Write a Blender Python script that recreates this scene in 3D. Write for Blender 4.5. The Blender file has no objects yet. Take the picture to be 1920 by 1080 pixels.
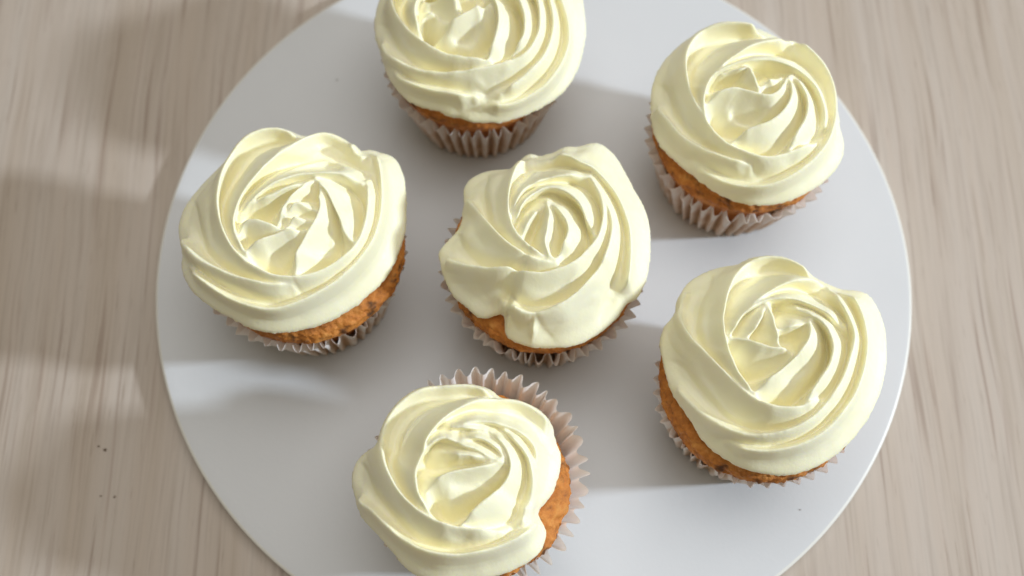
import bpy, math, random
import numpy as np
from mathutils import Vector, Matrix
from mathutils import noise as mnoise

S = 0.01                       # everything below is written in centimetres
rng = np.random.default_rng(7)
scene = bpy.context.scene
col = scene.collection

# ------------------------------------------------------------------ camera
cam_d = bpy.data.cameras.new('camera'); cam = bpy.data.objects.new('camera', cam_d); col.objects.link(cam)
P, RL = math.radians(69.77), math.radians(-.54)
X0, U0, F0 = Vector((1, 0, 0)), Vector((0, math.sin(P), math.cos(P))), Vector((0, math.cos(P), -math.sin(P)))
CX = math.cos(RL)*X0 + math.sin(RL)*U0
CY = -math.sin(RL)*X0 + math.cos(RL)*U0
M = Matrix((CX, CY, -F0)).transposed().to_4x4()
M.translation = Vector((-.79, -15.0, 38.04))*S
cam.matrix_world = M
cam_d.sensor_width = 36; cam_d.angle = math.radians(50)
cam_d.clip_start = .01; cam_d.clip_end = 50
cam_d.dof.use_dof = True; cam_d.dof.focus_distance = .335; cam_d.dof.aperture_fstop = 7.0
scene.camera = cam

# ------------------------------------------------------------------ light: a dim warm room, one window far off to the right
w = bpy.data.worlds.new('World'); scene.world = w; w.use_nodes = True
bg = w.node_tree.nodes['Background']
bg.inputs[0].default_value = (1.0, .93, .75, 1); bg.inputs[1].default_value = .20
def lamp(name, pos, target, sx, sy, watts, colour):
    d = bpy.data.lights.new(name, 'AREA'); d.shape = 'RECTANGLE'; d.size = sx; d.size_y = sy
    d.energy = watts; d.color = colour
    o = bpy.data.objects.new(name, d); col.objects.link(o); o.location = pos
    o.rotation_euler = (Vector(target)-Vector(pos)).to_track_quat('-Z', 'Y').to_euler()
    return o
EL, AZ, DIST = math.radians(27), math.radians(-5), 2.5
lamp('window_light', (DIST*math.cos(EL)*math.cos(AZ), DIST*math.cos(EL)*math.sin(AZ), DIST*math.sin(EL)), (0, 0, .02),
     .17, .17, 56, (.75, .86, 1.0))
lamp('overhead_fill', (.25, .35, 1.7), (0, 0, 0), 1.6, 1.6, 16, (.97, .98, 1.0))  # added soft fill from above, for contrast in the frosting grooves; no real fixture
scene.view_settings.view_transform = 'Standard'; scene.view_settings.look = 'None'
scene.view_settings.exposure = 0; scene.view_settings.gamma = 1
scene.cycles.max_bounces = 10; scene.cycles.diffuse_bounces = 6

# ------------------------------------------------------------------ materials
def mat(name):
    m = bpy.data.materials.new(name); m.use_nodes = True
    nt = m.node_tree; return m, nt, nt.nodes['Principled BSDF']
def N(nt, t, **kw):
    n = nt.nodes.new(t)
    for k, v in kw.items(): setattr(n, k, v)
    return n
def noise(nt, vec, scale, detail=4, rough=.55):
    n = N(nt, 'ShaderNodeTexNoise'); n.inputs['Scale'].default_value = scale
    n.inputs['Detail'].default_value = detail; n.inputs['Roughness'].default_value = rough
    nt.links.new(vec, n.inputs['Vector']); return n.outputs['Fac']
def ramp(nt, fac, stops):
    r = N(nt, 'ShaderNodeValToRGB'); e = r.color_ramp.elements
    while len(e) < len(stops): e.new(.5)
    for i, (p, c) in enumerate(stops):
        e[i].position = p; e[i].color = (*c, 1) if len(c) == 3 else c
    nt.links.new(fac, r.inputs[0]); return r.outputs[0]
def mapping(nt, scale):
    t = N(nt, 'ShaderNodeTexCoord'); m = N(nt, 'ShaderNodeMapping'); m.inputs['Scale'].default_value = scale
    nt.links.new(t.outputs['Object'], m.inputs[0]); return m.outputs[0]
def mix(nt, fac, a, b, mode='MIX'):
    n = N(nt, 'ShaderNodeMix', data_type='RGBA', blend_type=mode)
    for sock, v in ((n.inputs[0], fac), (n.inputs[6], a), (n.inputs[7], b)):
        if hasattr(v, 'links'): nt.links.new(v, sock)
        else: sock.default_value = v if not isinstance(v, tuple) else (*v, 1)
    return n.outputs[2]
def bump(nt, b, h, dist, strength=1):
    n = N(nt, 'ShaderNodeBump'); n.inputs['Distance'].default_value = dist; n.inputs['Strength'].default_value = strength
    nt.links.new(h, n.inputs['Height']); nt.links.new(n.outputs[0], b.inputs['Normal'])

def frosting_material():
    m, nt, b = mat('buttercream')
    v = mapping(nt, (1, 1, 1))
    c = ramp(nt, noise(nt, v, 55, 3), [(.3, (.96, .897, .61)), (.7, (.968, .918, .68))])
    nt.links.new(c, b.inputs['Base Color'])
    b.inputs['Roughness'].default_value = .52
    b.inputs['Specular IOR Level'].default_value = .42
    b.inputs['Subsurface Weight'].default_value = .3; b.inputs['Subsurface Scale'].default_value = .0012
    b.inputs['Subsurface Radius'].default_value = (1.0, .85, .2)
    bump(nt, b, noise(nt, v, 1000, 4, .65), .00012, .7)
    return m
def cake_material():
    m, nt, b = mat('sponge_cake')
    v = mapping(nt, (1, 1, 1))
    n1 = noise(nt, v, 230, 5, .7)
    c = ramp(nt, n1, [(.30, (.42, .135, .02)), (.5, (.64, .225, .032)), (.68, (.75, .33, .07))])
    at = N(nt, 'ShaderNodeAttribute'); at.attribute_name = 'crust'
    c = mix(nt, at.outputs['Fac'], c, (.045, .016, .006))
    nt.links.new(c, b.inputs['Base Color']); b.inputs['Roughness'].default_value = .55
    bump(nt, b, noise(nt, v, 600, 5, .75), .0007, .9)
    return m
def paper_material():
    m, nt, b = mat('baking_paper')
    v = mapping(nt, (1, 1, 1))
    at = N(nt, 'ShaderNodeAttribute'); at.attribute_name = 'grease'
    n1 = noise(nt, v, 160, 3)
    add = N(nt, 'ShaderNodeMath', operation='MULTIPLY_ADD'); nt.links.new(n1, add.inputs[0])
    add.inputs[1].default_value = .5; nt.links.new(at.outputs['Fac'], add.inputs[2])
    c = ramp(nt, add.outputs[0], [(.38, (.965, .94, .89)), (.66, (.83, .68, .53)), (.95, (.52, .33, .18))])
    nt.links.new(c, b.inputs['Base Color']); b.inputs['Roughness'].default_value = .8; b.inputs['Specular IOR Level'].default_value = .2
    tr = N(nt, 'ShaderNodeBsdfTranslucent'); nt.links.new(c, tr.inputs[0])
    mx = N(nt, 'ShaderNodeMixShader'); mx.inputs[0].default_value = .33
    nt.links.new(b.outputs[0], mx.inputs[1]); nt.links.new(tr.outputs[0], mx.inputs[2])
    nt.links.new(mx.outputs[0], nt.nodes['Material Output'].inputs[0])
    return m
def board_material():
    m, nt, b = mat('white_board_laminate')
    v = mapping(nt, (1, 1, 1))
    c = ramp(nt, noise(nt, v, 18, 4), [(.3, (.665, .665, .66)), (.7, (.69, .69, .685))])
    nt.links.new(c, b.inputs['Base Color']); b.inputs['Roughness'].default_value = .42
    bump(nt, b, noise(nt, v, 700, 3), .00008, .5)
    return m
def edge_material():
    m, nt, b = mat('board_edge_band'); b.inputs['Base Color'].default_value = (.78, .75, .67, 1); b.inputs['Roughness'].default_value = .4
    return m
def wood_material():
    m, nt, b = mat('pale_wood_laminate')
    t = N(nt, 'ShaderNodeTexCoord')
    warp = N(nt, 'ShaderNodeTexNoise'); warp.inputs['Scale'].default_value = 5; warp.inputs['Detail'].default_value = 2
    nt.links.new(t.outputs['Object'], warp.inputs['Vector'])
    off = N(nt, 'ShaderNodeVectorMath', operation='MULTIPLY_ADD'); off.inputs[1].default_value = (.012, 0, 0)
    nt.links.new(warp.outputs['Color'], off.inputs[0]); nt.links.new(t.outputs['Object'], off.inputs[2])
    def stretched(sc, rot=0):
        mp = N(nt, 'ShaderNodeMapping'); mp.inputs['Scale'].default_value = sc; mp.inputs['Rotation'].default_value = (0, 0, rot)
        nt.links.new(off.outputs[0], mp.inputs[0]); return mp.outputs[0]
    broad = noise(nt, stretched((80, 2.2, 1)), 1, 3, .5)
    fine = noise(nt, stretched((520, 14, 1)), 1, 4, .6)
    lines = noise(nt, stretched((390, 11, 3)), 1, 2, .45)
    pores = noise(nt, stretched((800, 50, 2)), 1, 3, .6)
    c = ramp(nt, broad, [(.32, (.48, .392, .308)), (.52, (.51, .427, .35)), (.72, (.53, .455, .382))])
    c = mix(nt, 1.0, c, ramp(nt, fine, [(.30, (.86, .84, .82)), (.5, (1, 1, 1)), (.75, (1.05, 1.04, 1.04))]), 'MULTIPLY')
    c = mix(nt, 1.0, c, ramp(nt, lines, [(.30, (.76, .71, .69)), (.37, (.92, .90, .89)), (.43, (1, 1, 1))]), 'MULTIPLY')
    c = mix(nt, 1.0, c, ramp(nt, pores, [(.30, (.84, .81, .79)), (.38, (1, 1, 1))]), 'MULTIPLY')
    nt.links.new(c, b.inputs['Base Color']); b.inputs['Roughness'].default_value = .42
    bump(nt, b, fine, .0001, .5)
    return m
MF, MC, MP, MB, ME, MW = frosting_material(), cake_material(), paper_material(), board_material(), edge_material(), wood_material()

# ------------------------------------------------------------------ helpers
def mesh_object(name, verts, faces, material, parent=None, smooth=True, attr=None):
    me = bpy.data.meshes.new(name)
    me.from_pydata((np.asarray(verts)*S).tolist(), [], faces if isinstance(faces, list) else faces.tolist())
    if attr:
        for k, v in attr.items():
            a = me.attributes.new(k, 'FLOAT', 'POINT'); a.data.foreach_set('value', np.asarray(v, np.float32))
    if smooth: me.polygons.foreach_set('use_smooth', np.ones(len(me.polygons), bool))
    me.materials.append(material); me.update()
    o = bpy.data.objects.new(name, me); col.objects.link(o)
    if parent: o.parent = parent
    return o
def grid_faces(nu, nt, base=0):          # nu rings of nt vertices, closed round
    i, j = np.meshgrid(np.arange(nu-1), np.arange(nt), indexing='ij'); k = (j+1) % nt
    return (np.stack([i*nt+j, (i+1)*nt+j, (i+1)*nt+k, i*nt+k], -1).reshape(-1, 4)+base)
def fbm(p, scale, seed=0, octaves=3):
    o = Vector((seed*17.3, seed*5.1, seed*9.7))
    return np.array([mnoise.fractal(Vector(q)*scale+o, .6, 2.0, octaves) for q in p])
def tag(o, label=None, cat=None, group=None, kind=None):
    for k, v in (('label', label), ('category', cat), ('group', group), ('kind', kind)):
        if v: o[k] = v
    return o

# ------------------------------------------------------------------ tabletop and board
tag(mesh_object('tabletop', [(-90, -70, -.6), (110, -70, -.6), (110, 90, -.6), (-90, 90, -.6)], [(0, 1, 2, 3)], MW, smooth=False), kind='structure')
def make_board():
    n = 256; th = np.linspace(0, 2*np.pi, n, endpoint=False)
    root = bpy.data.objects.new('cake_board', None); col.objects.link(root); root.location = (0, 0, -.6*S)
    tag(root, 'large round white cake board lying on the pale wood table under six cupcakes', 'cake board')
    ring = lambda r, z: np.stack([r*np.cos(th), r*np.sin(th), 0*th+z], 1)
    top = [ring(r, .6) for r in (.01, 5, 10, 13.6, 13.86)] + [ring(13.90, .597)]
    mesh_object('top_face', np.concatenate(top), grid_faces(6, n)[:, ::-1], MB, root)
    e = [ring(13.90, .597), ring(13.95, .585), ring(13.985, .56), ring(14, .52), ring(14, .10), ring(13.95, .01), ring(13.85, .004)]
    mesh_object('edge_band', np.concatenate(e), grid_faces(7, n)[:, ::-1], ME, root)
    mesh_object('underside', np.concatenate([ring(13.85, .004), ring(.01, .004)]), grid_faces(2, n)[:, ::-1], MB, root)
make_board()

# ------------------------------------------------------------------ piped roses: rim outline and crest lines of each, seen from above, in cm
ROSE = {}
ROSE['L'] = dict(at=(-7.84, -0.97), off=(-0.23, 0.53), eye=(0.71, -0.39),
  rim=[3.74, 3.73, 3.71, 3.69, 3.67, 3.64, 3.62, 3.68, 3.74, 3.8, 3.82, 3.83, 3.83, 3.83, 3.83, 3.82, 3.8, 3.77, 3.75, 3.73, 3.71, 3.69, 3.68, 3.66, 3.64, 3.64, 3.66, 3.68, 3.7, 3.72, 3.74, 3.74, 3.74, 3.74, 3.74, 3.73, 3.72, 3.7, 3.69, 3.67, 3.66, 3.66, 3.65, 3.65, 3.64, 3.63, 3.63, 3.62, 3.62, 3.61, 3.6, 3.61, 3.61, 3.62, 3.62, 3.63, 3.65, 3.66, 3.68, 3.69, 3.7, 3.71, 3.71, 3.72, 3.72, 3.73, 3.74, 3.75, 3.76, 3.77, 3.78, 3.79, 3.8, 3.81, 3.82, 3.83, 3.85, 3.89, 3.93, 3.97, 4.0, 4.04, 4.08, 4.11, 4.14, 4.16, 4.19, 4.14, 4.09, 3.89, 3.85, 3.85, 3.51, 3.41, 3.43, 3.45, 3.47, 3.49, 3.5, 3.49, 3.48, 3.48, 3.47, 3.44, 3.41, 3.37, 3.34, 3.33, 3.41, 3.49, 3.57, 3.66, 3.7, 3.73, 3.77, 3.81, 3.82, 3.82, 3.82, 3.81, 3.75, 3.69, 3.63, 3.55, 3.47, 3.39, 3.37, 3.36, 3.36, 3.36, 3.36, 3.38, 3.41, 3.43, 3.46, 3.48, 3.53, 3.57, 3.61, 3.66, 3.69, 3.7, 3.71, 3.73],
  crests=[[[0.39, 2.62], [-0.33, 2.88], [-1.01, 2.77], [-1.59, 2.31], [-1.95, 1.52], [-2.07, 0.46], [-1.96, -0.42], [-1.63, -1.23], [-1.12, -1.86], [-0.45, -2.28], [0.23, -2.46], [1.1, -2.32], [1.74, -1.98], [2.24, -1.53], [2.52, -1.04], [2.71, -0.39], [2.74, 0.35], [2.65, 0.97]],
  [[2.35, 1.96], [1.69, 2.56], [1.11, 2.74], [0.58, 2.5], [-0.01, 1.88], [-0.66, 1.18], [-1.15, 0.46], [-1.41, -0.25], [-1.43, -0.84], [-1.23, -1.39], [-0.93, -1.84]],
  [[2.5, 0.81], [1.95, 0.98], [1.22, 1.01], [0.45, 0.91], [-0.2, 0.62], [-0.78, 0.16], [-1.21, -0.36]],
  [[-0.85, -0.07], [-0.26, 0.14], [0.33, 0.43], [0.91, 0.7]],
  [[0.91, 0.7], [0.51, 0.13], [0.16, -0.34], [0.01, -0.7]],
  [[1.24, 0.52], [1.34, -0.04], [1.25, -0.62], [0.92, -1.25], [0.66, -1.75], [0.57, -2.27]],
  [[1.07, 0.82], [1.49, 0.4], [1.75, -0.12], [1.96, -0.61], [2.08, -0.96], [2.32, -1.23]],
  [[-3.38, -0.43], [-3.12, -1.02], [-2.56, -1.67], [-1.84, -2.1], [-0.99, -2.44], [-0.23, -2.63], [0.44, -2.61]],
  [[2.73, 2.26], [2.97, 1.55], [3.08, 0.7], [3.06, -0.21], [2.85, -1.02], [2.48, -1.66], [1.9, -2.27], [1.26, -2.72], [0.53, -3.06], [-0.19, -3.22], [-0.93, -3.09], [-1.69, -2.74], [-2.38, -2.28], [-3.03, -1.73]],
  [[-1.01, -1.77], [-0.87, -1.57], [-0.48, -1.39], [0.15, -1.14], [0.86, -0.95]],
  [[-1.22, -1.1], [-1.09, -0.79], [-0.78, -0.74], [-0.28, -0.87], [0.23, -1.03]],
  [[0.21, -0.52], [0.62, -0.19], [1.16, -0.3]],
  [[0.27, -0.95], [0.56, -0.65], [1.02, -0.65]]],
  pits=[])
ROSE['C'] = dict(at=(0.29, -1.48), off=(-0.01, 0.41), eye=(0.21, -0.23),
  rim=[3.2, 3.33, 3.46, 3.52, 3.5, 3.49, 3.49, 3.49, 3.5, 3.5, 3.51, 3.52, 3.53, 3.53, 3.51, 3.48, 3.45, 3.42, 3.43, 3.43, 3.43, 3.38, 3.3, 3.01, 2.9, 2.81, 3.03, 3.52, 3.56, 3.6, 3.62, 3.64, 3.66, 3.67, 3.67, 3.67, 3.67, 3.68, 3.7, 3.72, 3.73, 3.73, 3.72, 3.71, 3.7, 3.68, 3.66, 3.64, 3.61, 3.6, 3.59, 3.57, 3.56, 3.53, 3.49, 3.45, 3.45, 3.52, 3.6, 3.6, 3.6, 3.6, 3.59, 3.58, 3.56, 3.55, 3.53, 3.53, 3.52, 3.51, 3.51, 3.5, 3.5, 3.51, 3.53, 3.54, 3.55, 3.56, 3.56, 3.56, 3.56, 3.56, 3.56, 3.55, 3.55, 3.58, 3.62, 3.66, 3.7, 3.74, 3.8, 3.87, 3.93, 3.99, 4.03, 4.06, 4.09, 4.07, 3.97, 3.82, 3.66, 3.63, 3.59, 3.55, 3.45, 3.26, 3.2, 3.24, 3.08, 3.12, 3.19, 3.27, 3.2, 3.12, 3.04, 2.92, 2.79, 2.83, 2.89, 2.94, 3.0, 3.07, 3.14, 3.21, 3.26, 3.29, 3.33, 3.35, 3.33, 3.32, 3.27, 3.17, 3.06, 2.98, 2.94, 2.9, 2.85, 2.81, 2.8, 2.82, 2.84, 2.87, 2.98, 3.09],
  crests=[[[-2.56, 1.51], [-2.42, 1.07], [-2.18, 0.61], [-1.85, -0.1], [-1.36, -0.74], [-0.84, -1.17], [-0.31, -1.46], [0.37, -1.56]],
  [[-0.46, 2.63], [-0.79, 2.23], [-1.09, 1.38], [-1.22, 0.69], [-1.19, -0.02], [-0.93, -0.64], [-0.47, -1.13], [0.07, -1.4]],
  [[-3.31, -0.6], [-2.98, -1.0], [-2.47, -1.34], [-1.8, -1.56], [-1.1, -1.67], [-0.53, -1.85], [0.06, -1.84], [0.66, -1.66], [1.12, -1.34], [1.62, -0.74], [1.86, -0.07], [1.88, 0.52], [1.7, 1.1], [1.45, 1.56]],
  [[-1.46, -2.23], [-1.06, -2.67], [-0.51, -2.92], [0.05, -2.86], [0.62, -2.61], [1.21, -2.14], [1.74, -1.48], [2.06, -0.66], [2.11, 0.05], [1.91, 0.78], [1.56, 1.48]],
  [[0.16, 2.44], [0.75, 2.33], [1.12, 2.07], [1.64, 1.79], [2.26, 1.01], [2.61, 0.09], [2.67, -0.65], [2.58, -1.5], [2.38, -2.23]],
  [[-1.09, 0.06], [-1.0, 0.5], [-0.67, 1.01], [-0.19, 1.31], [0.44, 1.46], [1.36, 1.52]],
  [[-0.95, -0.14], [-0.83, 0.4], [-0.45, 0.8], [0.12, 1.05], [0.68, 0.9], [1.13, 0.46], [1.34, -0.13], [1.49, -0.52]],
  [[-0.78, -0.81], [-0.68, -0.42], [-0.4, 0.01], [-0.1, 0.38]],
  [[0.02, 0.57], [0.14, -0.0], [0.05, -0.53], [-0.04, -0.94], [0.07, -1.3], [0.3, -1.44]],
  [[0.07, 0.58], [0.52, 0.09], [0.75, -0.43], [0.63, -0.91], [0.38, -1.36]],
  [[-1.21, -2.86], [-1.27, -3.1], [-1.3, -3.2]],
  [[-0.37, -3.02], [-0.43, -3.35], [-0.46, -3.58]]],
  pits=[])
ROSE['T'] = dict(at=(-2.02, 6.90), off=(0.17, 0.43), eye=(-1.22, -0.50),
  rim=[3.76, 3.75, 3.74, 3.74, 3.73, 3.71, 3.69, 3.66, 3.66, 3.69, 3.72, 3.75, 3.79, 3.83, 3.86, 3.88, 3.89, 3.91, 3.93, 3.95, 3.97, 3.98, 3.95, 3.93, 3.9, 3.87, 3.83, 3.79, 3.8, 3.85, 3.87, 3.84, 3.82, 3.89, 3.98, 3.98, 3.98, 3.98, 4.01, 4.03, 4.05, 4.05, 4.04, 4.04, 4.03, 4.03, 4.02, 4.02, 4.03, 4.03, 4.04, 4.05, 4.06, 4.06, 4.06, 4.05, 4.04, 4.02, 4.0, 3.97, 3.95, 3.92, 3.9, 3.88, 3.85, 3.84, 3.83, 3.82, 3.81, 3.8, 3.79, 3.79, 3.78, 3.77, 3.77, 3.78, 3.79, 3.8, 3.81, 3.83, 3.84, 3.86, 3.88, 3.89, 3.91, 3.93, 3.95, 3.97, 3.99, 4.0, 4.01, 4.01, 4.0, 4.0, 3.99, 3.99, 3.98, 3.98, 3.96, 3.94, 3.92, 3.9, 3.88, 3.87, 3.85, 3.83, 3.81, 3.8, 3.79, 3.77, 3.76, 3.75, 3.73, 3.72, 3.71, 3.71, 3.7, 3.7, 3.69, 3.69, 3.68, 3.68, 3.67, 3.66, 3.66, 3.65, 3.64, 3.63, 3.63, 3.62, 3.62, 3.64, 3.66, 3.67, 3.69, 3.7, 3.72, 3.73, 3.73, 3.74, 3.74, 3.74, 3.75, 3.75],
  crests=[[[-0.74, 1.81], [-1.77, 1.51], [-2.54, 0.92], [-2.93, 0.34], [-2.97, 0.03], [-2.83, -0.44], [-2.59, -0.91], [-2.23, -1.45], [-1.7, -1.95], [-1.12, -2.3], [-0.54, -2.47], [0.04, -2.56], [0.46, -2.56]],
  [[-3.47, -0.8], [-3.3, -1.22], [-3.09, -1.68], [-2.63, -2.19], [-2.12, -2.55], [-1.61, -2.73], [-0.79, -2.83], [0.03, -2.81], [0.76, -2.65], [1.39, -2.4], [1.76, -2.07], [2.05, -1.52], [2.13, -0.95], [2.1, -0.36], [1.91, 0.24], [1.39, 0.72]],
  [[-3.02, -2.16], [-2.51, -2.69], [-1.9, -3.02], [-1.29, -3.19], [-0.69, -3.35], [-0.18, -3.43]],
  [[1.91, 0.65], [2.31, 0.27], [2.47, -0.25], [2.56, -0.92], [2.45, -1.6], [2.14, -2.26], [1.66, -2.77], [1.14, -3.17], [0.73, -3.38]],
  [[2.3, 1.17], [2.69, 0.34], [2.95, -0.41], [3.04, -0.98], [2.99, -1.62], [2.71, -2.32], [2.23, -2.93], [1.61, -3.37], [0.96, -3.64], [0.21, -3.7]],
  [[0.29, -0.17], [0.64, -0.57], [0.72, -1.11], [0.64, -1.71], [0.47, -2.17], [0.33, -2.54]],
  [[0.77, -0.02], [1.3, -0.18], [1.58, -0.77], [1.63, -1.34], [1.53, -1.83], [1.14, -2.26]],
  [[-1.79, -0.87], [-1.67, -0.72], [-1.42, -0.72], [-1.16, -0.91], [-0.94, -1.15], [-0.68, -1.11], [-0.14, -0.83], [0.35, -0.58]],
  [[-1.98, -1.37], [-2.16, -0.8], [-2.13, -0.3], [-1.83, 0.14], [-1.21, 0.39], [-0.43, 0.19]],
  [[-1.67, -0.28], [-1.31, -0.21], [-0.89, -0.4], [-0.65, -0.75]],
  [[0.82, 1.76], [1.63, 1.53], [2.3, 1.02]],
  [[-0.31, 0.86], [0.29, 0.77], [0.88, 0.49]]],
  pits=[[-1.34, 0.2, 0.27], [-1.36, -1.02, 0.27]])
ROSE['TR'] = dict(at=(7.45, 3.57), off=(-0.15, 0.14), eye=(0.41, 0.14),
  rim=[3.26, 3.27, 3.27, 3.28, 3.29, 3.29, 3.3, 3.31, 3.31, 3.31, 3.29, 3.26, 3.23, 3.21, 3.18, 3.17, 3.16, 3.15, 3.14, 3.13, 3.12, 3.13, 3.16, 3.19, 3.21, 3.24, 3.27, 3.3, 3.33, 3.37, 3.4, 3.43, 3.46, 3.49, 3.52, 3.56, 3.59, 3.6, 3.6, 3.6, 3.61, 3.61, 3.61, 3.62, 3.62, 3.62, 3.63, 3.63, 3.63, 3.63, 3.63, 3.64, 3.64, 3.64, 3.65, 3.65, 3.66, 3.66, 3.67, 3.65, 3.62, 3.59, 3.57, 3.52, 3.45, 3.37, 3.3, 3.24, 3.22, 3.21, 3.19, 3.18, 3.16, 3.15, 3.15, 3.16, 3.17, 3.18, 3.19, 3.21, 3.24, 3.27, 3.29, 3.32, 3.34, 3.37, 3.4, 3.42, 3.42, 3.42, 3.41, 3.41, 3.4, 3.38, 3.37, 3.29, 3.19, 3.2, 3.22, 3.23, 3.26, 3.29, 3.32, 3.35, 3.37, 3.39, 3.41, 3.42, 3.44, 3.46, 3.48, 3.5, 3.52, 3.53, 3.53, 3.53, 3.52, 3.51, 3.48, 3.44, 3.4, 3.39, 3.38, 3.37, 3.37, 3.36, 3.35, 3.35, 3.35, 3.35, 3.35, 3.35, 3.35, 3.35, 3.34, 3.34, 3.33, 3.33, 3.32, 3.31, 3.3, 3.28, 3.27, 3.26],
  crests=[[[0.56, 2.39], [-0.32, 2.56], [-1.04, 2.53], [-1.61, 2.27], [-2.01, 1.71], [-2.21, 1.05], [-2.23, 0.31], [-2.09, -0.49], [-1.82, -1.13], [-1.47, -1.65], [-1.07, -2.05], [-0.59, -2.34], [0.04, -2.57], [0.68, -2.5], [1.28, -2.26], [1.89, -1.91]],
  [[1.38, 1.86], [0.74, 1.67], [0.08, 1.47], [-0.43, 1.19], [-1.09, 0.71], [-1.55, 0.22], [-1.77, -0.34], [-1.81, -0.87], [-1.65, -1.37]],
  [[-1.55, 0.22], [-1.11, 0.52], [-0.5, 0.74], [0.33, 0.83], [1.1, 0.64], [1.67, 0.31], [2.07, -0.19], [2.23, -0.73], [2.24, -1.27]],
  [[1.55, 1.95], [1.96, 1.55], [2.5, 0.96], [2.71, 0.21], [2.67, -0.73], [2.39, -1.63], [1.94, -2.27], [1.27, -2.81], [0.56, -3.14], [-0.11, -3.22], [-0.89, -3.04], [-1.52, -2.67], [-2.02, -2.26]],
  [[-3.14, 0.15], [-2.96, -0.49], [-2.57, -1.24], [-2.11, -1.73], [-1.6, -2.1], [-0.97, -2.47], [-0.3, -2.7]],
  [[-1.71, -0.75], [-1.32, -0.43], [-0.76, -0.34], [-0.12, -0.52], [0.36, -0.63], [0.8, -0.36], [1.0, 0.13]],
  [[-0.87, -1.97], [-0.32, -1.74], [0.28, -1.56], [0.85, -1.09], [1.15, -0.49], [1.11, 0.23]],
  [[0.91, -2.34], [1.23, -1.82], [1.58, -1.22], [1.65, -0.57], [1.42, -0.01], [1.19, 0.28]],
  [[-1.06, 0.33], [-0.54, 0.45], [-0.29, 0.49], [-0.08, -0.01], [0.05, -0.38]],
  [[0.15, -0.24], [0.43, -0.0], [0.78, 0.16]]],
  pits=[])
ROSE['BR'] = dict(at=(7.17, -5.67), off=(0.34, 0.43), eye=(0.40, 0.31),
  rim=[3.57, 3.56, 3.55, 3.54, 3.53, 3.52, 3.49, 3.47, 3.45, 3.42, 3.41, 3.39, 3.38, 3.36, 3.37, 3.42, 3.46, 3.5, 3.54, 3.56, 3.57, 3.59, 3.6, 3.61, 3.62, 3.63, 3.64, 3.64, 3.65, 3.66, 3.66, 3.65, 3.65, 3.65, 3.65, 3.64, 3.63, 3.62, 3.61, 3.58, 3.56, 3.54, 3.52, 3.5, 3.48, 3.45, 3.43, 3.41, 3.39, 3.37, 3.36, 3.35, 3.33, 3.32, 3.31, 3.3, 3.3, 3.3, 3.3, 3.31, 3.31, 3.31, 3.32, 3.34, 3.35, 3.37, 3.39, 3.4, 3.42, 3.44, 3.47, 3.49, 3.52, 3.55, 3.57, 3.6, 3.64, 3.68, 3.72, 3.76, 3.78, 3.81, 3.84, 3.86, 3.87, 3.89, 3.89, 3.78, 3.65, 3.48, 3.34, 3.3, 3.26, 3.23, 3.2, 3.2, 3.2, 3.2, 3.27, 3.34, 3.41, 3.47, 3.5, 3.54, 3.57, 3.58, 3.58, 3.58, 3.58, 3.56, 3.55, 3.54, 3.52, 3.45, 3.39, 3.39, 3.43, 3.47, 3.51, 3.55, 3.58, 3.61, 3.64, 3.67, 3.69, 3.7, 3.7, 3.71, 3.68, 3.64, 3.6, 3.55, 3.49, 3.42, 3.46, 3.53, 3.61, 3.66, 3.67, 3.68, 3.68, 3.66, 3.63, 3.6],
  crests=[[[1.16, 2.34], [0.6, 2.79], [-0.01, 3.01], [-0.64, 2.92], [-1.18, 2.51], [-1.6, 1.92], [-1.84, 1.28], [-1.97, 0.57], [-1.9, -0.13], [-1.69, -0.81], [-1.37, -1.34], [-1.1, -1.64]],
  [[-2.53, 2.34], [-2.88, 1.78], [-2.99, 0.99], [-2.84, 0.4], [-2.52, -0.11], [-2.18, -0.6], [-1.74, -1.14], [-1.3, -1.62], [-0.76, -1.92], [-0.2, -2.02], [0.31, -1.95], [0.76, -1.67]],
  [[1.44, 2.19], [0.67, 2.13], [0.03, 1.96], [-0.62, 1.61], [-1.12, 1.24], [-1.52, 0.78], [-1.81, 0.24]],
  [[-3.35, -0.72], [-3.06, -1.18], [-2.65, -1.68], [-2.16, -2.2], [-1.61, -2.53], [-0.99, -2.68], [-0.19, -2.59], [0.51, -2.26], [1.05, -1.77], [1.52, -1.13], [1.84, -0.46], [2.06, 0.23], [1.95, 0.83], [1.7, 1.49], [1.63, 2.02]],
  [[2.05, 1.91], [2.36, 1.19], [2.48, 0.36], [2.35, -0.46], [2.01, -1.31], [1.56, -1.94], [0.95, -2.53], [0.24, -2.9], [-0.56, -3.04], [-1.26, -2.97], [-1.81, -2.75]],
  [[-0.61, 1.28], [-0.83, 0.84], [-1.1, 0.44], [-1.3, 0.16]],
  [[-0.53, 1.28], [-0.48, 0.78], [-0.42, 0.26], [-0.33, -0.17]],
  [[-1.85, 0.16], [-1.46, 0.13], [-1.01, -0.06], [-0.58, -0.2], [-0.02, -0.23]],
  [[-1.17, -1.53], [-0.76, -1.21], [-0.23, -0.82], [0.29, -0.35], [0.62, 0.16], [0.73, 0.75]],
  [[0.31, -1.88], [0.72, -1.35], [1.16, -0.76], [1.35, -0.21], [1.24, 0.41], [0.88, 0.83], [0.36, 1.08]],
  [[-0.4, 0.38], [0.13, 0.51], [0.64, 0.68]],
  [[-1.51, 0.86], [-1.13, 1.16], [-0.58, 1.42], [-0.05, 1.48], [0.55, 1.36], [1.12, 1.07], [1.66, 0.58]]],
  pits=[])
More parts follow.
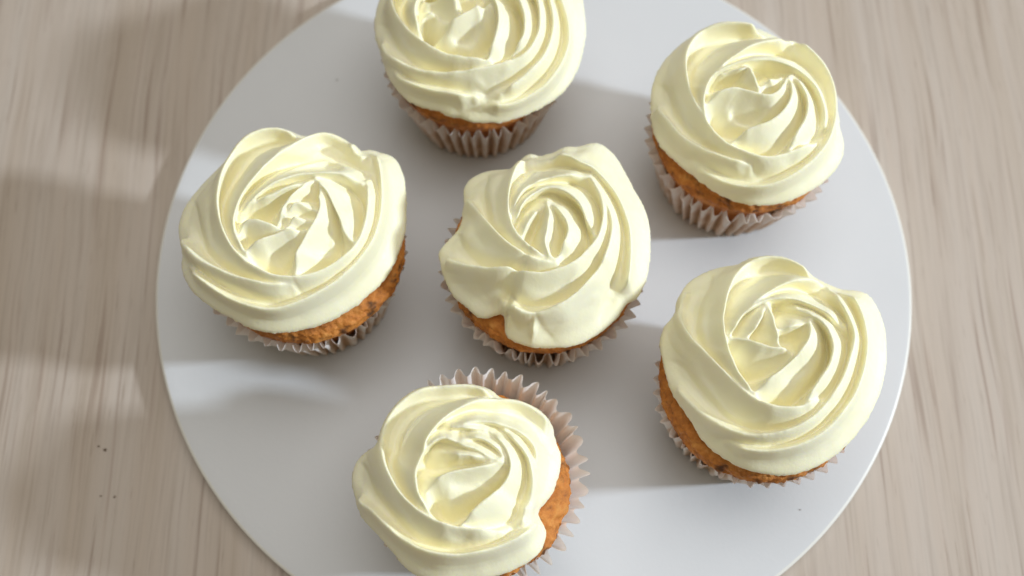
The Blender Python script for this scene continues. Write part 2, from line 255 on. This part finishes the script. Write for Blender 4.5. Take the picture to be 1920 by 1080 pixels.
ROSE['B'] = dict(at=(-1.93, -8.62), off=(-0.61, -0.32), eye=(0.40, 0.83),
  rim=[3.19, 3.17, 3.14, 3.11, 3.09, 3.07, 3.05, 3.03, 3.02, 2.99, 2.95, 2.92, 2.88, 2.85, 2.83, 2.83, 2.82, 2.82, 2.82, 2.81, 2.83, 2.87, 2.91, 2.94, 2.98, 2.99, 3.01, 3.02, 3.04, 3.04, 3.05, 3.06, 3.07, 3.07, 3.06, 3.05, 3.03, 3.02, 3.01, 3.01, 3.02, 3.03, 3.05, 3.06, 3.07, 3.08, 3.1, 3.12, 3.15, 3.17, 3.19, 3.22, 3.25, 3.28, 3.31, 3.33, 3.31, 3.28, 3.26, 3.21, 3.14, 3.07, 2.74, 2.64, 2.66, 2.69, 2.77, 2.84, 2.92, 2.97, 3.01, 3.04, 3.09, 3.14, 3.19, 3.24, 3.26, 3.29, 3.31, 3.3, 3.29, 3.27, 3.33, 3.38, 3.4, 3.41, 3.41, 3.38, 3.36, 3.33, 3.3, 3.25, 3.21, 3.17, 3.1, 3.03, 2.95, 2.93, 2.97, 3.01, 3.05, 3.06, 3.06, 3.07, 3.07, 3.06, 3.05, 3.03, 3.02, 3.02, 3.02, 3.02, 3.02, 3.03, 3.07, 3.1, 3.14, 3.16, 3.15, 3.14, 3.13, 3.11, 3.1, 3.07, 3.04, 3.01, 2.98, 2.95, 2.91, 2.87, 2.83, 2.79, 2.75, 2.71, 2.66, 2.7, 2.83, 2.95, 3.03, 3.1, 3.17, 3.18, 3.19, 3.2],
  crests=[[[1.25, 2.3], [0.55, 2.61], [-0.17, 2.62], [-0.95, 2.53], [-1.54, 2.2], [-1.96, 1.66], [-2.13, 1.06], [-2.07, 0.37], [-1.85, -0.2], [-1.52, -0.71], [-1.08, -1.14], [-0.59, -1.47], [-0.03, -1.67], [0.63, -1.73], [1.27, -1.67]],
  [[2.84, 1.24], [2.66, 1.65], [2.2, 2.0], [1.62, 2.18], [0.93, 2.16], [0.36, 1.97], [-0.13, 1.69], [-0.51, 1.34], [-0.83, 0.9], [-0.96, 0.45], [-1.14, -0.08], [-1.09, -0.58], [-0.92, -0.94], [-0.62, -1.33]],
  [[-0.06, 1.31], [0.75, 1.46], [1.48, 1.35], [2.06, 1.07], [2.38, 0.66], [2.42, 0.13]],
  [[-0.9, 0.52], [-0.64, 0.84], [-0.25, 0.98], [0.15, 0.85], [0.69, 0.63], [1.12, 0.36], [1.41, 0.26]],
  [[-0.75, -0.67], [-0.53, -0.38], [-0.11, -0.15], [0.51, -0.01], [1.07, 0.1], [1.44, 0.23]],
  [[0.27, -1.59], [0.78, -1.15], [1.27, -0.71], [1.62, -0.25], [1.71, 0.24], [1.51, 0.74], [1.08, 1.13]],
  [[1.49, 1.19], [1.9, 0.82], [2.23, 0.34], [2.3, -0.23], [2.17, -0.75], [2.0, -1.35]],
  [[-2.94, -0.28], [-2.72, -0.7], [-2.38, -0.99], [-1.96, -1.4], [-1.44, -1.86], [-0.86, -2.19], [-0.1, -2.34], [0.59, -2.29], [1.28, -2.12], [1.85, -1.86], [2.39, -1.45]],
  [[-0.25, 0.48], [0.44, 0.47], [1.12, 0.28]],
  [[0.89, 1.2], [0.39, 1.28], [-0.06, 1.28]],
  [[0.28, 0.91], [0.79, 0.95], [1.28, 0.68], [1.49, 0.36]]],
  pits=[])

ZW, H = 4.75, 1.75
def Rof(q, R):
    g = np.linspace(-np.pi, np.pi, len(R)+1)[:-1]
    return np.interp(np.arctan2(q[:, 1], q[:, 0]), g, R, period=2*np.pi)
def dome(q, R):
    r = np.hypot(q[:, 0], q[:, 1]); Rq = Rof(q, R); rho = np.clip(r/Rq, 0, 1)
    z = ZW + H*(1-rho**2.8)**.75
    u = q/np.maximum(r, 1e-6)[:, None]
    k = -.40*np.minimum(rho*4, 1) + 1.05*rho**4
    n = np.concatenate([u*k[:, None], np.ones((len(q), 1))], 1)
    n /= np.linalg.norm(n, axis=1)[:, None]
    return rho, np.concatenate([q, z[:, None]], 1), n
def spline(pts, step=.05):
    p = np.array(pts); p = np.concatenate([[2*p[0]-p[1]], p, [2*p[-1]-p[-2]]]); out = []
    for i in range(1, len(p)-2):
        a, b, c, d = p[i-1:i+3]; n = max(2, int(np.hypot(*(c-b))/step)); t = np.linspace(0, 1, n, endpoint=False)[:, None]
        out.append(.5*(2*b+(c-a)*t+(2*a-5*b+4*c-d)*t*t+(3*b-a-3*c+d)*t**3))
    return np.concatenate(out+[p[-2:-1]])
DEPTH, KIN, KOUT, SOFT = 1.5, 1.7, .7, .042
def relief(q, crests, eye):
    best = []
    for c in crests:
        pts = spline(c); s = np.concatenate([[0], np.cumsum(np.hypot(*np.diff(pts, axis=0).T))])
        e = np.clip(np.minimum(s, s[-1]-s)/.45, 0, 1); tap = .35+.65*e*e*(3-2*e)
        d2 = (q**2).sum(1)[:, None]+(pts**2).sum(1)[None]-2*q@pts.T
        i = d2.argmin(1); d = np.sqrt(np.maximum(d2[np.arange(len(q)), i], 0))
        side = np.clip((np.hypot(*(q-eye).T)-np.hypot(*(pts[i]-eye).T))/(.5*d+.03), -1, 1)*.5+.5      # 0 inside, 1 outside
        best.append((d, tap[i], KIN+(KOUT-KIN)*side, side))
    SD = np.stack([b[3] for b in best])
    D = np.stack([b[0] for b in best]); Tp = np.stack([b[1] for b in best]); K = np.stack([b[2] for b in best])
    ar = np.arange(len(q)); o = D.argmin(0); d1, tp, k1 = D[o, ar], Tp[o, ar], K[o, ar]
    W = 1/(D+.03)**7; W[o, ar] = 0; sw = W.sum(0); d2 = np.maximum(sw**(-1/7)-.03, 1e-3); k2 = (W*K).sum(0)/sw
    d1r = np.sqrt(d1*d1+.06**2)-.06
    t = d1r*k1/np.maximum(d1r*k1+d2*k2, 1e-6); t = np.clip(t, 0, .5)
    depth = np.minimum(DEPTH, .1+1.3*(d1+d2))
    sd = SD[o, ar]; x = 2*t
    prof = sd*(1-.25*x*(2-x)-.75*x*x*(3-2*x))+(1-sd)*(1-x)**1.8
    return .33-depth*(1-tp*prof)

def make_frosting(key, parent, seed):
    d = ROSE[key]; R = np.array(d['rim']); R = (R+np.roll(R, 1)*.5+np.roll(R, -1)*.5)/2
    nt_, nu = 640, 150; th = np.linspace(-np.pi, np.pi, nt_, endpoint=False)
    g = np.linspace(-np.pi, np.pi, len(R)+1)[:-1]; Rt = np.interp(th, g, R, period=2*np.pi)
    rho = np.sin(np.linspace(.012, 1, nu)*np.pi/2)
    q = np.stack([(rho[:, None]*Rt*np.cos(th)).ravel(), (rho[:, None]*Rt*np.sin(th)).ravel()], 1)
    rr, Dm, n = dome(q, R)
    L = 4.4; m = 400; ax = np.linspace(-L, L, m); gx, gy = np.meshgrid(ax, ax, indexing='ij')
    gb = relief(np.stack([gx.ravel(), gy.ravel()], 1), d['crests'], d['eye']).reshape(m, m)
    kk = np.arange(-9, 10); ke = np.exp(-.5*(kk*(2*L/(m-1))/SOFT)**2); ke /= ke.sum()
    for a_ in (0, 1): gb = np.apply_along_axis(lambda r_: np.convolve(np.pad(r_, 9, 'edge'), ke, 'valid'), a_, gb)
    fx, fy = (q[:, 0]+L)/(2*L)*(m-1), (q[:, 1]+L)/(2*L)*(m-1); ix, iy = fx.astype(int), fy.astype(int); fx -= ix; fy -= iy
    b = gb[ix, iy]*(1-fx)*(1-fy)+gb[ix+1, iy]*fx*(1-fy)+gb[ix, iy+1]*(1-fx)*fy+gb[ix+1, iy+1]*fx*fy
    for x, y, r in d['pits']: b -= 2.6*np.exp(-((q-[x, y])**2).sum(1)/r**2)
    b = np.where(b < 0, b*(1-.6*rr**3), b); b = np.where(b < -.25*(1-rr)-.16, (b+.25*(1-rr)+.16)*(1-.75*rr**2)-.25*(1-rr)-.16, b)
    fade = 1-.75*np.clip((rr-.90)/.10, 0, 1)**2
    B = (b*fade).reshape(nu, nt_)
    B = B.ravel()
    V = Dm + n*B[:, None]
    ns = fbm(V, 1.1, seed, 2); V += n*(.05*ns*(1-rr**6)+.008*fbm(V, 9, seed+1, 2)*(.3+np.clip(B, 0, .3)*3))[:, None]
    # ragged lip, then the underside curling back on to the cake
    lip = fbm(np.stack([np.cos(th)*3, np.sin(th)*3, 0*th], 1), 3.2, seed+3, 4)*.05 + fbm(np.stack([np.cos(th)*3, np.sin(th)*3, 0*th], 1), .7, seed+5, 2)*.12
    rings = [V.reshape(nu, nt_, 3)]
    last = rings[0][-1]; cu = last[:, :2]/np.hypot(*last[:, :2].T)[:, None]; rl = np.hypot(*last[:, :2].T)
    rag = fbm(np.stack([np.cos(th)*3, np.sin(th)*3, 0*th], 1), 5, seed+9, 4)*.035
    for f_, dz in ((.006, -.05), (.002, -.11), (-.012, -.17), (-.035, -.23), (-.07, -.29), (-.16, -.36), (-.4, -.42)):
        r2 = rl*(1+f_)+rag*min(1, -dz*12); z2 = last[:, 2]+dz+lip*min(1, -dz*3)
        rings.append(np.concatenate([cu*r2[:, None], z2[:, None]], 1)[None])
    V = np.concatenate(rings).reshape(-1, 3); V[:, :2] += d['off']
    F = grid_faces(nu+7, nt_); cen = len(V)
    V = np.concatenate([V, [V[:nt_].mean(0)]])
    cap = [(cen, j, (j+1) % nt_) for j in range(nt_)]
    return mesh_object('frosting', V, F.tolist()+cap, MF, parent)

def make_cake(key, parent, seed, shift, top, size):
    nt_, prof = 300, [(2.3, .4), (2.95, 2.6), (3.28, 3.45), (3.36, 3.8), (3.3, 4.05), (3.15, 4.2), (2.9, 4.32), (2.5, 4.42), (1.9, 4.5), (1.0, 4.55), (.05, 4.56)]
    pr = []
    for (a, b), (c, e) in zip(prof, prof[1:]):
        for k in range(6): pr.append((a+(c-a)*k/6, b+(e-b)*k/6))
    pr.append(prof[-1]); th = np.linspace(0, 2*np.pi, nt_, endpoint=False)
    r = np.array([p[0] for p in pr])[:, None]*size; z = np.array([p[1] for p in pr])[:, None]
    V = np.stack([r*np.cos(th), r*np.sin(th), z+0*th], -1).reshape(-1, 3)
    n1 = fbm(V, 1.3, seed, 2); n2 = fbm(V, 5.0, seed+2, 3)
    u = V/np.linalg.norm(V-[0, 0, 2.5], axis=1)[:, None]
    up = np.clip((V[:, 2]-3.2)/.6, 0, 1)
    V += (V-[0, 0, 2.5])/np.linalg.norm(V-[0, 0, 2.5], axis=1)[:, None]*((.10*n1+.07*n2+.025*fbm(V, 11, seed+6, 2))*up)[:, None]
    V[:, 2] += (top-4.56)*np.clip((V[:, 2]-2.6)/1.0, 0, 1)
    V[:, :2] += np.array(shift)*up[:, None]
    crust = np.clip((fbm(V, 1.6, seed+8, 4)-.3)*1.6+np.clip((np.hypot(V[:, 0], V[:, 1])-3.15*size)*2.2, 0, .5)*(.5+fbm(V, 2.2, seed+4, 2)), 0, 1)*np.clip((V[:, 2]-3.5)/.3, 0, 1)*.85
    return mesh_object('cake', V, grid_faces(len(pr), nt_)[:, ::-1], MC, parent, attr={'crust': crust})

def make_paper_cup(key, parent, seed, zr, rr, grease, flare, pleats=43):
    r_ = np.random.default_rng(seed); per = 16; nt_ = pleats*per
    ph = np.linspace(0, pleats, nt_, endpoint=False)
    amp_k = r_.uniform(.6, 1.4, pleats); wob = r_.uniform(-.24, .24, pleats); hgt = r_.uniform(-.14, .14, pleats)
    lerp = lambda a: np.interp(ph, np.arange(pleats)+.5, a, period=pleats)
    phase = ph+lerp(wob); c = np.cos(2*np.pi*phase)
    wave = np.sign(c)*np.abs(c)**.72+.12*np.cos(4*np.pi*phase+lerp(wob)*9)
    th = 2*np.pi*ph/pleats; big = fbm(np.stack([np.cos(th), np.sin(th), 0*th], 1), 1.2, seed, 2)
    V, G = [], []
    zs = np.linspace(0, 1, 15)
    for t in zs:
        rm = 2.5+(rr-2.5)*t**.95 + .10*max(0, t-.8)/.2 + flare*max(0, t-.55)/.45 + .12*big*t
        a = (.075+.09*t)*lerp(amp_k)
        z = .02+(zr-.02)*t + t**3*(lerp(hgt)*.8+.18*big-.05*wave)
        rad = rm+a*wave
        V.append(np.stack([rad*np.cos(th), rad*np.sin(th), z+0*th], 1))
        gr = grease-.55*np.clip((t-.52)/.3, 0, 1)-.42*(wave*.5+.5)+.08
        G.append(gr)
    base = V[0].copy(); base[:, :2] *= .02
    V = [base]+V; G = [G[0]]+G
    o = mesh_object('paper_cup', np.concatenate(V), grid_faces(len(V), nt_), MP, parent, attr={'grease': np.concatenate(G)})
    return o

def make_cupcake(key, seed, label, **kw):
    d = ROSE[key]
    root = bpy.data.objects.new('cupcake', None); col.objects.link(root)
    root.location = (d['at'][0]*S, d['at'][1]*S, .0002)
    tag(root, label, 'cupcake', 'cream rose cupcakes on the white board')
    make_paper_cup(key, root, seed, kw.get('zr', 3.4), kw.get('rr', 3.2), kw.get('grease', .64), kw.get('flare', 0))
    make_cake(key, root, seed, kw.get('shift', (0, 0)), kw.get('top', 4.56), kw.get('cake', kw.get('rr', 3.2)+.05)/3.36)
    make_frosting(key, root, seed)
    return root
make_cupcake('T', 11, 'cupcake at the back of the board, its cream rose cut by the picture edge', rr=3.2)
make_cupcake('TR', 12, 'back right cupcake standing at the board rim with a tight round cream rose', rr=3.2)
make_cupcake('L', 13, 'left cupcake with an overhanging cream rose and browned cake showing on its right side', shift=(.2, 0), rr=3.2, zr=3.55)
make_cupcake('C', 14, 'middle cupcake with a notch in the front lip of its cream rose', rr=3.1, zr=3.6, flare=.1)
make_cupcake('BR', 15, 'front right cupcake with a broad cream rose and orange cake showing on its left side', zr=3.75)
make_cupcake('B', 16, 'front cupcake with white paper pleats standing clear behind its cream rose', zr=3.9, shift=(-.1, -.35), rr=2.8, cake=2.95, grease=.02, flare=.42)

# ------------------------------------------------------------------ loose crumbs
def crumb(x, y, z, r, seed, label, group=None):
    r_ = np.random.default_rng(seed); n, m = 8, 5
    V = [(r*math.sin(math.pi*(i+.5)/m)*math.cos(2*math.pi*j/n)*r_.uniform(.6, 1.3), r*.8*math.sin(math.pi*(i+.5)/m)*math.sin(2*math.pi*j/n)*r_.uniform(.6, 1.3), r*.5+r*.5*math.cos(math.pi*(i+.5)/m)*r_.uniform(.7, 1.2)) for i in range(m) for j in range(n)]
    F = grid_faces(m, n).tolist()+[tuple(range(n))[::-1], tuple(range((m-1)*n, m*n))]
    o = mesh_object('crumb', np.array(V), F, MK); o.location = (x*S, y*S, z*S)
    tag(o, label, 'crumb', 'dark crumbs')
MK, _n, _b = mat('burnt_crumb'); _b.inputs['Base Color'].default_value = (.22, .16, .11, 1); _b.inputs['Roughness'].default_value = .8
for x, y, z, r, lb in (
    (9.03, -9.2, 0, .035, 'tiny dark crumb on the lit white board in front of the right cupcakes'),
    (-7.66, 7.89, 0, .04, 'faint dark crumb on the white board between the back and left cupcakes'),
    (-15.58, -6.63, -.6, .05, 'smaller crumb of the upper pair on the wood left of the board'),
    (-15.33, -6.76, -.6, .075, 'larger dark crumb of the upper pair on the wood left of the board'),
    (-15.29, -8.4, -.6, .045, 'left crumb of the lower pair on the wood beside the board'),
    (-14.80, -8.43, -.6, .05, 'right crumb of the lower pair on the wood beside the board')):
    crumb(x, y, z, r*.85, int(r*1000)+int(abs(y)*10), lb)
